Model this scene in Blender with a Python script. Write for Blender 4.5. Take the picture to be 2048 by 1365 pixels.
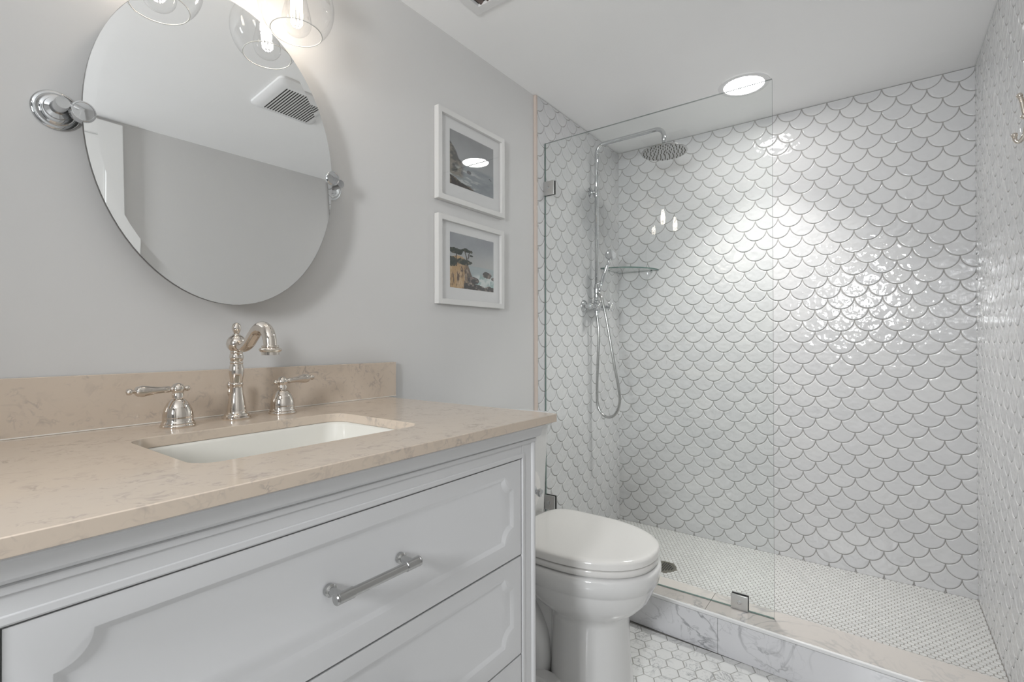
import bpy, bmesh, math, random
import numpy as np
from mathutils import Vector, Matrix
random.seed(7)
for o in list(bpy.data.objects): bpy.data.objects.remove(o)
S = bpy.context.scene
COL = S.collection
PI = math.pi

# ------------------------------------------------------------------ camera
F_PX, CV, CX, CZ = 987.93, 680.6, 1.18717, 1.045
cd = bpy.data.cameras.new('camera'); cam = bpy.data.objects.new('camera', cd); COL.objects.link(cam)
cd.sensor_width = 36.0; cd.lens = F_PX/2048*36; cd.shift_y = -(682.5-CV)/2048; cd.clip_start = .02
R_ = Vector((.802317, .596894, -.002025)); U_ = Vector((.004124, -.00215, .999989)); D_ = Vector((-.596883, .802317, .004187))
M = Matrix((R_, U_, -D_)).transposed().to_4x4(); M.translation = (CX, 0, CZ)
cam.matrix_world = M
S.camera = cam

# ------------------------------------------------------------------ world, lights, exposure
S.view_settings.view_transform = 'Standard'; S.view_settings.look = 'None'
S.view_settings.gamma = 1.0; S.view_settings.use_curve_mapping = False
S.view_settings.exposure = 0.10
wd = bpy.data.worlds.new('world'); S.world = wd; wd.use_nodes = True
wd.node_tree.nodes['Background'].inputs[0].default_value = (.93, .96, 1, 1)
wd.node_tree.nodes['Background'].inputs[1].default_value = .16
H, W, D, ZF, ZC, XF = 2.1055, 1.4894, 2.594, .0519, .8835, .6025

def area(name, loc, target, sx, sy, power, col):
    l = bpy.data.lights.new(name, 'AREA'); l.shape = 'RECTANGLE'; l.size = sx; l.size_y = sy
    l.energy = power; l.color = col
    o = bpy.data.objects.new(name, l); COL.objects.link(o); o.location = loc
    o.rotation_euler = (Vector(target)-Vector(loc)).to_track_quat('-Z', 'Y').to_euler()
    return o
# added area light behind the photographer, a flash-like front fill shining through the doorway
area('added_front_light', (.99, -1.22, 1.50), (.98, 1.6, 1.50), .32, .48, 29.5, (.95, .975, 1))
BULB_W, BULB_C = .84, (1, .86, .72)
CAN_EMIT = 50.0
CAN_W = 5.2

# ------------------------------------------------------------------ materials
def nodes(name):
    m = bpy.data.materials.new(name); m.use_nodes = True
    t = m.node_tree; b = t.nodes['Principled BSDF']
    return m, t, b, t.nodes.new, t.links.new
def P(name, col, rough=.5, metal=0.0, coat=0.0, spec=.5):
    m, t, b, N, L = nodes(name)
    b.inputs['Base Color'].default_value = (*col, 1); b.inputs['Roughness'].default_value = rough
    b.inputs['Metallic'].default_value = metal; b.inputs['Coat Weight'].default_value = coat
    b.inputs['Specular IOR Level'].default_value = spec
    return m
def coords(t, scale=(1, 1, 1), island=False):
    N, L = t.nodes.new, t.links.new
    tc = N('ShaderNodeTexCoord'); mp = N('ShaderNodeMapping'); mp.inputs['Scale'].default_value = scale
    if island:
        g = N('ShaderNodeNewGeometry'); s = N('ShaderNodeVectorMath'); s.operation = 'MULTIPLY_ADD'
        cx = N('ShaderNodeCombineXYZ'); L(g.outputs['Random Per Island'], cx.inputs[0]); L(g.outputs['Random Per Island'], cx.inputs[1])
        L(cx.outputs[0], s.inputs[0]); s.inputs[1].default_value = (17, 31, 0); L(tc.outputs['Object'], s.inputs[2])
        L(s.outputs[0], mp.inputs['Vector'])
    else:
        L(tc.outputs['Object'], mp.inputs['Vector'])
    return mp.outputs['Vector']
def noise(t, vec, scale, detail=2, rough=.5, dist=0):
    n = t.nodes.new('ShaderNodeTexNoise'); t.links.new(vec, n.inputs['Vector'])
    n.inputs['Scale'].default_value = scale; n.inputs['Detail'].default_value = detail
    n.inputs['Roughness'].default_value = rough; n.inputs['Distortion'].default_value = dist
    return n.outputs['Fac']
def ramp(t, fac, stops):
    r = t.nodes.new('ShaderNodeValToRGB'); t.links.new(fac, r.inputs[0])
    e = r.color_ramp.elements
    while len(e) < len(stops): e.new(.5)
    for k, (p, c) in enumerate(stops):
        e[k].position = p; e[k].color = (*c, 1) if len(c) == 3 else c
    return r.outputs['Color']
def mixc(t, fac, a, b, mode='MIX'):
    m = t.nodes.new('ShaderNodeMix'); m.data_type = 'RGBA'; m.blend_type = mode
    for s, v in ((m.inputs[0], fac), (m.inputs[6], a), (m.inputs[7], b)):
        if isinstance(v, (int, float)): s.default_value = v
        elif isinstance(v, tuple): s.default_value = (*v, 1)
        else: t.links.new(v, s)
    return m.outputs[2]
def math_(t, op, a, b=None):
    m = t.nodes.new('ShaderNodeMath'); m.operation = op
    for k, v in enumerate((a, b)):
        if v is None: continue
        if isinstance(v, (int, float)): m.inputs[k].default_value = v
        else: t.links.new(v, m.inputs[k])
    return m.outputs[0]
def bump(t, b, h, strength, dist):
    n = t.nodes.new('ShaderNodeBump'); n.inputs['Strength'].default_value = strength; n.inputs['Distance'].default_value = dist
    t.links.new(h, n.inputs['Height']); t.links.new(n.outputs[0], b.inputs['Normal'])
def vein(t, vec, scale, width, dist=1.2, detail=3):
    n = noise(t, vec, scale, detail, .55, dist)
    a = math_(t, 'ABSOLUTE', math_(t, 'SUBTRACT', n, .5))
    return math_(t, 'SUBTRACT', 1.0, math_(t, 'MINIMUM', math_(t, 'DIVIDE', a, width), 1.0))

def paint(name, col, rough=.55):
    m, t, b, N, L = nodes(name)
    v = coords(t)
    n1 = noise(t, v, 3.0, 3)
    L(ramp(t, n1, [(.3, tuple(c*.985 for c in col)), (.7, tuple(min(1, c*1.01) for c in col))]), b.inputs['Base Color'])
    b.inputs['Roughness'].default_value = rough
    bump(t, b, noise(t, v, 260, 2), .06, .0006)
    return m
WALLP = paint('wall_paint', (.655, .65, .642))
CEILP = paint('ceiling_paint', (.94, .94, .937), .7)
WHITEP = paint('trim_paint', (.80, .80, .79), .35)
LACQ = paint('cabinet_lacquer', (.685, .685, .69), .32)
CHROME = P('chrome', (.64, .65, .66), .05, 1)
NICKEL = P('polished_nickel', (.70, .645, .585), .06, 1)
BRUSHED = P('brushed_steel', (.64, .64, .63), .3, 1)
SATIN = P('satin_steel', (.50, .50, .495), .2, 1)
PORC = P('porcelain', (.75, .745, .735), .08, 0, .3)
SEATM = P('seat_plastic', (.78, .765, .74), .12, 0, .2)
SINKM = P('sink_ceramic', (.74, .725, .67), .1)
BLACK = P('black_rubber', (.015, .015, .015), .5)
DARK = P('dark_void', (.02, .018, .016), .7)  # near-black colour painting the shade inside gaps, slots and openings
WHITEM = P('white_metal', (.80, .80, .80), .4)
PAPER = P('tissue_paper', (.95, .93, .90), .9)
FRAMEM = paint('frame_white', (.70, .695, .68), .35)
MATB = P('mat_board', (.78, .78, .775), .85)
EDGE = P('tile_edge_beige', (.62, .53, .47), .5)
MIRROR = P('mirror_silver', (.93, .94, .94), .0, 1)
GROUT = P('grout_grey', (.36, .35, .335), .8)
GROUTF = P('grout_warm', (.27, .25, .23), .85)

def thin_glass(name, tint=(1, 1, 1), k=1.7):
    m, t, b, N, L = nodes(name); t.nodes.remove(b)
    out = t.nodes['Material Output']
    tr = N('ShaderNodeBsdfTransparent'); tr.inputs[0].default_value = (*tint, 1)
    gl = N('ShaderNodeBsdfGlossy'); gl.inputs['Roughness'].default_value = 0.0
    fr = N('ShaderNodeFresnel'); fr.inputs[0].default_value = 1.5
    g = N('ShaderNodeNewGeometry')
    f = math_(t, 'MULTIPLY', fr.outputs[0], k)
    f = math_(t, 'MULTIPLY', f, math_(t, 'SUBTRACT', 1.0, g.outputs['Backfacing']))
    f = math_(t, 'MINIMUM', f, 1.0)
    mx = N('ShaderNodeMixShader'); L(f, mx.inputs[0]); L(tr.outputs[0], mx.inputs[1]); L(gl.outputs[0], mx.inputs[2])
    L(mx.outputs[0], out.inputs[0])
    return m
PANE = thin_glass('clear_pane', (.985, .995, .99), 1.55)
GLOBEG = thin_glass('clear_globe_glass', (.985, .985, .985), 1.6)
PICG = thin_glass('picture_glass', (.99, .99, .99), 1.6)
PANE_EDGE = P('glass_edge_green', (.10, .17, .15), .08, 0, 0, .8)
PANE_EDGE2 = P('glass_edge_grey', (.25, .28, .27), .06, 0, 0, .8)
def emis(name, col, s):
    m, t, b, N, L = nodes(name); b.inputs['Base Color'].default_value = (*col, 1)
    b.inputs['Emission Color'].default_value = (*col, 1); b.inputs['Emission Strength'].default_value = s
    return m
LENS = emis('downlight_lens', (1, .985, .96), CAN_EMIT)
FILA = emis('glowing_filament', (1, .93, .82), 18)

def tile_mat():
    m, t, b, N, L = nodes('glazed_tile')
    g = N('ShaderNodeNewGeometry')
    v = coords(t)
    c = ramp(t, g.outputs['Random Per Island'], [(0, (.635, .637, .643)), (.5, (.655, .655, .66)), (1, (.675, .675, .675))])
    L(c, b.inputs['Base Color']); b.inputs['Roughness'].default_value = .06
    vi = coords(t, (1, 1, 1), True)
    h = math_(t, 'ADD', noise(t, vi, 48, 1.3, .45), math_(t, 'MULTIPLY', noise(t, vi, 24, 1), 1.2))
    bump(t, b, h, .42, .0030)
    return m
TILE = tile_mat()
def mosaic_mat():
    m, t, b, N, L = nodes('mosaic_white')
    g = N('ShaderNodeNewGeometry')
    L(ramp(t, g.outputs['Random Per Island'], [(0, (.58, .58, .57)), (1, (.65, .65, .635))]), b.inputs['Base Color'])
    b.inputs['Roughness'].default_value = .28
    return m
MOSAIC = mosaic_mat()
def marble(name, base, sc, island, strong=1.0, rough=.15):
    m, t, b, N, L = nodes(name)
    v = coords(t, (1, 1, 1), island)
    big = vein(t, v, sc, .035, 1.6, 4); fine = vein(t, v, sc*2.6, .02, 1.0, 4)
    mask = ramp(t, noise(t, v, sc*.8, 2), [(.42, (0, 0, 0)), (.62, (1, 1, 1))])
    cloud = noise(t, v, sc*1.4, 4)
    c = mixc(t, cloud, base, tuple(x*.93 for x in base))
    big = math_(t, 'MULTIPLY', math_(t, 'POWER', big, 1.6), mask)
    fine = math_(t, 'MULTIPLY', math_(t, 'MULTIPLY', fine, mask), .5)
    c = mixc(t, math_(t, 'MULTIPLY', big, .85*strong), c, (.24, .245, .26))
    c = mixc(t, math_(t, 'MULTIPLY', fine, strong), c, (.36, .365, .38))
    L(c, b.inputs['Base Color']); b.inputs['Roughness'].default_value = rough
    return m
HEXM = marble('hex_marble', (.79, .79, .78), 13, True, .9, .2)
CURBF = marble('curb_marble', (.74, .74, .76), 5.0, False, 1.0, .12)
CURBT = marble('curb_marble_warm', (.60, .565, .53), 3.4, False, .75, .12)
def quartz():
    m, t, b, N, L = nodes('beige_quartz')
    v = coords(t)
    w = noise(t, v, 7, 3)
    base = mixc(t, w, (.645, .545, .445), (.61, .515, .425))
    # short smoky flecks: thin ridges of a warped noise, kept only in scattered patches
    f1 = vein(t, v, 26, .055, .9, 3); f2 = vein(t, v, 60, .07, .6, 2)
    p1 = ramp(t, noise(t, v, 19, 2, .6), [(.52, (0, 0, 0)), (.66, (1, 1, 1))])
    p2 = ramp(t, noise(t, v, 45, 2, .6), [(.51, (0, 0, 0)), (.66, (1, 1, 1))])
    p0 = ramp(t, noise(t, v, 8, 2, .6), [(.40, (.30, .30, .30)), (.62, (1, 1, 1))])
    c = mixc(t, math_(t, 'MULTIPLY', math_(t, 'MULTIPLY', math_(t, 'MULTIPLY', f1, p1), p0), .75), base, (.34, .29, .26))
    c = mixc(t, math_(t, 'MULTIPLY', math_(t, 'MULTIPLY', math_(t, 'MULTIPLY', f2, p2), p0), .65), c, (.36, .31, .28))
    L(c, b.inputs['Base Color']); b.inputs['Roughness'].default_value = .13
    return m
QUARTZ = quartz()
def attr_mat():
    m, t, b, N, L = nodes('watercolour_print')
    a = N('ShaderNodeVertexColor'); a.layer_name = 'Col'
    L(a.outputs[0], b.inputs['Base Color']); b.inputs['Roughness'].default_value = .8
    return m
PRINT = attr_mat()

# ------------------------------------------------------------------ mesh helpers
class MB:
    def __init__(s): s.v = []; s.f = []; s.m = []
    def add(s, vs, fs, mi=0):
        o = len(s.v); s.v += [tuple(p) for p in vs]; s.f += [tuple(i+o for i in f) for f in fs]
        s.m += [mi]*len(fs) if isinstance(mi, int) else list(mi); return s
    def box(s, x0, x1, y0, y1, z0, z1, mi=0):
        return s.add([(x, y, z) for x in (x0, x1) for y in (y0, y1) for z in (z0, z1)],
                     [(0, 1, 3, 2), (4, 6, 7, 5), (0, 4, 5, 1), (2, 3, 7, 6), (0, 2, 6, 4), (1, 5, 7, 3)], mi)
    def rings(s, rs, closed=True, cap0=True, cap1=True, mi=0):
        n = len(rs[0]); vs = [p for r in rs for p in r]; fs = []
        for k in range(len(rs)-1):
            for i in range(n if closed else n-1):
                j = (i+1) % n
                fs.append((k*n+i, k*n+j, (k+1)*n+j, (k+1)*n+i))
        if cap0: fs.append(tuple(range(n-1, -1, -1)))
        if cap1: fs.append(tuple(range((len(rs)-1)*n, len(rs)*n)))
        return s.add(vs, fs, mi)
    def lathe(s, o, axis, prof, seg=32, mi=0, cap0=True, cap1=True):
        a = Vector(axis).normalized(); o = Vector(o)
        u = a.orthogonal().normalized(); w = a.cross(u)
        rs = []
        for r, h in prof:
            r = max(r, 1e-5)
            rs.append([o+a*h+(u*math.cos(2*PI*k/seg)+w*math.sin(2*PI*k/seg))*r for k in range(seg)])
        return s.rings(rs, True, cap0, cap1, mi)
    def tube(s, pts, rad, seg=14, mi=0, caps=True):
        pts = [Vector(p) for p in pts]; n = len(pts)
        if isinstance(rad, (int, float)): rad = [rad]*n
        tg = [(pts[min(i+1, n-1)]-pts[max(i-1, 0)]).normalized() for i in range(n)]
        u = tg[0].orthogonal().normalized(); rs = []
        for i in range(n):
            u = (u-tg[i]*u.dot(tg[i])).normalized(); w = tg[i].cross(u)
            rs.append([pts[i]+(u*math.cos(2*PI*k/seg)+w*math.sin(2*PI*k/seg))*rad[i] for k in range(seg)])
        return s.rings(rs, True, caps, caps, mi)
    def prism(s, poly, fn, d0, d1, mi=0):
        return s.rings([[fn(a, b, d0) for a, b in poly], [fn(a, b, d1) for a, b in poly]], True, True, True, mi)
    def sphere(s, c, r, seg=20, n=12, mi=0, axis=(0, 0, 1), sq=1.0):
        return s.lathe(c, axis, [(r*math.sin(PI*k/n), -r*sq*math.cos(PI*k/n)) for k in range(n+1)], seg, mi, False, False)
    def build(s, name, mats, parent=None, bevel=0, seg=2, sharp=35, solid=0):
        if not isinstance(mats, (list, tuple)): mats = [mats]
        root = parent
        while root is not None and root.parent is not None: root = root.parent
        off = Vector(root.location) if root is not None else Vector((0, 0, 0))
        me = bpy.data.meshes.new(name)
        me.from_pydata([tuple(Vector(p)-off) for p in s.v], [], s.f)
        for m in mats: me.materials.append(m)
        me.polygons.foreach_set('material_index', s.m)
        bm = bmesh.new(); bm.from_mesh(me)
        bmesh.ops.remove_doubles(bm, verts=bm.verts, dist=1e-6)
        bmesh.ops.recalc_face_normals(bm, faces=bm.faces)
        bm.to_mesh(me); bm.free()
        me.shade_smooth()
        if sharp: me.set_sharp_from_angle(angle=math.radians(sharp))
        o = bpy.data.objects.new(name, me); COL.objects.link(o)
        if parent is not None: o.parent = parent
        if solid:
            md = o.modifiers.new('solid', 'SOLIDIFY'); md.thickness = solid; md.offset = 0
        if bevel:
            md = o.modifiers.new('bevel', 'BEVEL'); md.width = bevel; md.segments = seg
            md.limit_method = 'ANGLE'; md.angle_limit = math.radians(50); md.harden_normals = False
        return o
def thing(name, label, cat, loc, group=None):
    o = bpy.data.objects.new(name, None); COL.objects.link(o); o.location = loc; o.empty_display_size = .05
    return tag(o, label, cat, group)
def tag(o, label, cat, group=None):
    o['label'] = label; o['category'] = cat
    if group: o['group'] = group
    return o
def struct(o): o['kind'] = 'structure'; return o
def smooth_pts(pts, n=8):
    pts = [Vector(p) for p in pts]; out = []
    for i in range(len(pts)-1):
        p0 = pts[max(i-1, 0)]; p1 = pts[i]; p2 = pts[i+1]; p3 = pts[min(i+2, len(pts)-1)]
        for k in range(n):
            t = k/n
            out.append(.5*((2*p1)+(-p0+p2)*t+(2*p0-5*p1+4*p2-p3)*t*t+(-p0+3*p1-3*p2+p3)*t**3))
    out.append(pts[-1]); return out
def interp(vals, n=8):
    out = []
    for i in range(len(vals)-1):
        for k in range(n): out.append(vals[i]+(vals[i+1]-vals[i])*k/n)
    out.append(vals[-1]); return out
def rrect(x0, x1, y0, y1, r, n=6):
    p = []
    for cx, cy, a in ((x1-r, y1-r, 0), (x0+r, y1-r, 90), (x0+r, y0+r, 180), (x1-r, y0+r, 270)):
        for k in range(n+1):
            t = math.radians(a+90*k/n); p.append((cx+r*math.cos(t), cy+r*math.sin(t)))
    return p
def empty_parent(o): return o

# ------------------------------------------------------------------ room shell
def scallops(mb, u0, u1, z0, z1, uc, zc, fn, mi=1):
    """fish-scale tiles clipped to a rectangle; (uc, zc) is one cusp; fn(u, z, h) -> world"""
    Wt = .0972; Rr = Wt/2
    def ring(g):
        a, b = Rr-g, Rr+g
        # lower arc of circle O(0,0) radius a against neighbours N(+-R, R) radius b
        d = math.hypot(Rr, Rr); x = (a*a-b*b+d*d)/(2*d); y = math.sqrt(max(a*a-x*x, 0))
        ex, ez = Rr/d, Rr/d
        p = (x*ex+y*ez, x*ez-y*ex)          # right-hand tip
        tz = Rr-math.sqrt(b*b-Rr*Rr)         # top tip at u=0
        out = []
        t0 = math.atan2(p[1], -p[0]); t1 = math.atan2(p[1], p[0])
        if t0 > 0: t0 -= 2*PI
        n = 16
        for k in range(n+1):
            t = -PI-( -PI-t0)+(t1-t0)*k/n if False else t0+(t1-t0)*k/n
            out.append((a*math.cos(t), a*math.sin(t)))
        def arc(cx, A, B, m, skip0, skip1):
            ta = math.atan2(A[1]-Rr, A[0]-cx); tb = math.atan2(B[1]-Rr, B[0]-cx)
            while tb-ta > PI: tb -= 2*PI
            while tb-ta < -PI: tb += 2*PI
            return [(cx+b*math.cos(ta+(tb-ta)*k/m), Rr+b*math.sin(ta+(tb-ta)*k/m)) for k in range(skip0, m+1-skip1)]
        out += arc(Rr, p, (0, tz), 7, 1, 0)
        out += arc(-Rr, (0, tz), (-p[0], p[1]), 7, 1, 1)
        return out
    R = [(ring(.0013), 0.0), (ring(.0017), .0013), (ring(.0030), .0022), (ring(.0046), .0025), (ring(.0058), .0025)]
    k0 = int((u0-uc)/Wt)-2; k1 = int((u1-uc)/Wt)+2
    n0 = int((z0-zc)/Rr)-2; n1 = int((z1-zc)/Rr)+3
    bm = bmesh.new(); n = len(R[0][0])
    for j in range(n0, n1+1):
        for k in range(k0, k1+1):
            cu = uc+(k+.5+(.5 if j % 2 else 0))*Wt; cz = zc+j*Rr
            if cu < u0-Rr or cu > u1+Rr or cz < z0-Rr or cz > z1+Rr: continue
            vs = [[bm.verts.new((cu+a, cz+b, h)) for a, b in rg] for rg, h in R]
            for q in range(4):
                for i in range(n):
                    jn = (i+1) % n
                    bm.faces.new((vs[q][i], vs[q][jn], vs[q+1][jn], vs[q+1][i]))
            bm.faces.new(vs[4])
    for co, no in (((u0, 0, 0), (-1, 0, 0)), ((u1, 0, 0), (1, 0, 0)), ((0, z0, 0), (0, -1, 0)), ((0, z1, 0), (0, 1, 0))):
        bmesh.ops.bisect_plane(bm, geom=bm.verts[:]+bm.edges[:]+bm.faces[:], dist=1e-6, plane_co=co, plane_no=no, clear_outer=True)
    bm.verts.index_update()
    mb.add([fn(*v.co) for v in bm.verts], [[v.index for v in f.verts] for f in bm.faces], mi)
    bm.free()
def hexes(mb, x0, x1, y0, y1, cx, cy, pitch, gap, z, h, along_y, mi=1, holes=()):
    """hexagon tiles; along_y: flats face +-y, else flats face +-x"""
    bm = bmesh.new()
    col = pitch*math.sqrt(3)/2
    N = int(3/pitch)
    for i in range(-N, N):
        for j in range(-N, N):
            if along_y: x, y = cx+i*col, cy+(j+(.5 if i % 2 else 0))*pitch; ph = 0
            else: x, y = cx+(j+(.5 if i % 2 else 0))*pitch, cy+i*col; ph = PI/6
            if x < x0-pitch or x > x1+pitch or y < y0-pitch or y > y1+pitch: continue
            if any((x-a)**2+(y-b)**2 < r*r for a, b, r in holes): continue
            rr = [(pitch-gap)/math.sqrt(3), (pitch-gap)/math.sqrt(3)-.0006]
            vs = [[bm.verts.new((x+r*math.cos(ph+k*PI/3), y+r*math.sin(ph+k*PI/3), zz)) for k in range(6)] for r, zz in zip(rr, (z, z+h))]
            for k in range(6): bm.faces.new((vs[0][k], vs[0][(k+1) % 6], vs[1][(k+1) % 6], vs[1][k]))
            bm.faces.new(vs[1])
    for co, no in (((x0, 0, 0), (-1, 0, 0)), ((x1, 0, 0), (1, 0, 0)), ((0, y0, 0), (0, -1, 0)), ((0, y1, 0), (0, 1, 0))):
        bmesh.ops.bisect_plane(bm, geom=bm.verts[:]+bm.edges[:]+bm.faces[:], dist=1e-6, plane_co=co, plane_no=no, clear_outer=True)
    bm.verts.index_update()
    mb.add([tuple(v.co) for v in bm.verts], [[v.index for v in f.verts] for f in bm.faces], mi)
    bm.free()

YN = -.75
YT = 1.766                       # where the shower tile starts on the left wall
wl = struct(MB().box(-.1, 0, YN, D+.1, 0, H).build('wall_left', WALLP))
m = MB().box(0, .0095, YT, D, 0, H-.001, 0)
scallops(m, YT, D-.001, ZF, H-.002, 1.8212, 1.9945, lambda u, z, h: (.0095+h, u, z))
tl = m.build('tile_field', [GROUT, TILE], wl, sharp=28)
wb = struct(MB().box(-.1, W+.12, D, D+.1, 0, H).build('wall_back', WALLP))
m = MB().box(.012, W-.003, D-.0035, D-.0002, ZF, H-.001, 0)
scallops(m, .012, W-.003, ZF, H-.002, 1.3930, 1.3317, lambda u, z, h: (u, D-.0035-h, z))
m.build('tile_field', [GROUT, TILE], wb, sharp=28)
wr = struct(MB().box(W+.005, W+.12, YN, D, 0, H).build('wall_right', WALLP))
m = MB().box(W-.0005, W+.004, 1.71, D, 0, H-.001, 0)
scallops(m, 1.71, D-.006, ZF, H-.002, 2.0406, .455, lambda u, z, h: (W-.0005-h, u, z))
m.build('tile_field', [GROUT, TILE], wr, sharp=28)
# near wall with the doorway behind the photographer
struct(MB().box(-.1, .60, YN-.1, YN, 0, H).box(.60, 1.38, YN-.1, YN, 2.03, H).box(1.38, W+.12, YN-.1, YN, 0, H).build('wall_near', WALLP))
struct(MB().box(.60, .675, YN, YN+.018, 0, 2.10).box(1.38-.075, 1.38, YN, YN+.018, 0, 2.10).box(.675, 1.305, YN, YN+.018, 2.03, 2.10).build('trim_2', WHITEP, bevel=.003))
m = MB().box(-.1, W+.12, -2.4, D+.1, -.1, -.004, 0).box(0, W+.005, YN, 1.74, -.004, -.0015, 0)
hexes(m, .001, W+.004, YN+.001, 1.737, .5575, 1.6038, .054, .0026, -.0016, .0016, True)
struct(m.build('floor', [GROUT, HEXM], sharp=20))
struct(MB().box(-.1, W+.12, YN-.1, D+.1, H, H+.1).build('ceiling', CEILP))
struct(MB().box(W-.008, W+.005, .74, 1.70, 0, .10).build('baseboard_right', WHITEP, bevel=.003))
# door on the right wall, seen in the mirror
d1 = struct(MB().box(W-.012, W+.004, -.16, .53, 0.01, 2.01).build('door_1', WHITEP, bevel=.002))
MB().box(W-.02, W+.004, .53, .655, 0, 2.085).box(W-.02, W+.004, -.285, -.16, 0, 2.085).box(W-.02, W+.004, -.16, .53, 2.01, 2.085).build('door_frame', WHITEP, d1, bevel=.003)
kn = MB().lathe((W-.012, -.09, .95), (-1, 0, 0), [(.026, 0), (.026, .006), (.010, .009), (.010, .03), (.022, .038), (.026, .05), (.02, .062), (.0, .066)], 24)
kn.build('door_knob', CHROME, d1)
# vertical edge of the tile on the left wall
struct(MB().box(.0002, .0122, 1.7535, YT-.0002, 0, H-.001).build('trim_1', EDGE, bevel=.001))

# shower floor
DR = (.418, 2.152)
m = MB().box(.0, W, 1.868, D, -.002, ZF-.0016, 0)
hexes(m, .012, W-.004, 1.872, D-.006, 1.2, 1.905, .0190, .0021, ZF-.0016, .0014, False, 1, ((DR[0], DR[1], .056),))
struct(m.build('shower_floor', [GROUTF, MOSAIC], sharp=20))

# curb, slightly out of square as in the photograph
def cf(x): return 1.745-.037*(x-.6)
def cb(x): return 1.8905-.035*(x-.6)
ZB = .1304
def quadbox(mb, xa, xb, fa, fb, z0, z1, mi=0):
    return mb.add([(xa, fa(xa), z0), (xb, fa(xb), z0), (xb, fb(xb), z0), (xa, fb(xa), z0),
                   (xa, fa(xa), z1), (xb, fa(xb), z1), (xb, fb(xb), z1), (xa, fb(xa), z1)],
                  [(3, 2, 1, 0), (4, 5, 6, 7), (0, 1, 5, 4), (1, 2, 6, 5), (2, 3, 7, 6), (3, 0, 4, 7)], mi)
cx0, cx1 = .0125, W-.004
curb = struct(quadbox(MB(), cx0, cx1, lambda x: cf(x)+.010, lambda x: cb(x)-.008, 0, ZB-.0105).build('shower_curb', GROUT))
g = .0006
for a, b in ((cx0, .748-g), (.748+g, 1.36-g), (1.36+g, cx1)):
    quadbox(MB(), a, b, cf, lambda x: cf(x)+.0095, 0.001, ZB-.0125).build('front_tile', CURBF, curb)
for a, b in ((cx0, .705-g), (.705+g, cx1)):
    quadbox(MB(), a, b, lambda x: cf(x)+.009, cb, ZB-.010, ZB).build('top_tile', CURBT, curb, bevel=.0006)
quadbox(MB(), cx0, cx1, lambda x: cb(x)-.0078, lambda x: cb(x)-.0005, ZF, ZB-.0102).build('back_tile', CURBT, curb)
quadbox(MB(), cx0, cx1, lambda x: cf(x)-.0012, lambda x: cf(x)+.0085, ZB-.0118, ZB+.0002).build('edge_trim', WHITEM, curb, bevel=.0025, seg=3)

# ------------------------------------------------------------------ vanity
CY0, CY1, FX = .040, .905, .575
van = thing('vanity_cabinet', 'white painted vanity cabinet with scalloped recessed drawer fronts under the beige counter', 'cabinet', (.29, .47, 0))
ZU = .8650
m = MB().box(.003, .553, CY0, CY0+.018, .09, ZU-.001).box(.003, .553, CY1-.018, CY1, .09, ZU-.001).box(.003, .553, CY0+.018, CY1-.018, .09, .108).box(.003, .012, CY0+.018, CY1-.018, .108, ZU-.02)
m.box(.06, .50, CY0+.018, CY1-.018, 0.0, .0895)
m.build('carcass', LACQ, van)
DY0, DY1 = .079, .856
dz = [(.5945, .7955), (.3850, .5900), (.172, .3805)]
ff = MB()
fx0, fx1 = .553, FX
ff.box(fx0, fx1, CY0, DY0-.002, .0, ZU-.001).box(fx0, fx1, DY1+.002, CY1, .0, ZU-.001)
ff.box(fx0+.0002, fx1-.0001, DY0-.0018, DY1+.0018, .7970, ZU-.0015).box(fx0+.0002, fx1-.0001, DY0-.0018, DY1+.0018, .12, .1695)
ff.build('face_frame', LACQ, van, bevel=.0015)
# rounded corner bead on the right and left edges
for yy in (CY1-.006, CY0+.006):
    MB().lathe((FX-.004, yy, .0), (0, 0, 1), [(.0085, 0), (.0085, .826)], 20).build('corner_bead', LACQ, van)
# small step around the drawer opening
m = MB()
m.prism([(DY0-.010, .8075), (DY1+.010, .8075), (DY1+.0025, .7985), (DY0-.0025, .7985)], lambda a, b, d: (d, a, b), FX-.001, FX+.0014)
m.prism([(DY1+.010, .8075), (DY1+.010, .16), (DY1+.0025, .1685), (DY1+.0025, .7985)], lambda a, b, d: (d, a, b), FX-.001, FX+.0014)
m.prism([(DY0-.010, .8075), (DY0-.0025, .7985), (DY0-.0025, .1685), (DY0-.010, .16)], lambda a, b, d: (d, a, b), FX-.001, FX+.0014)
m.build('opening_bead', LACQ, van, bevel=.002)
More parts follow.
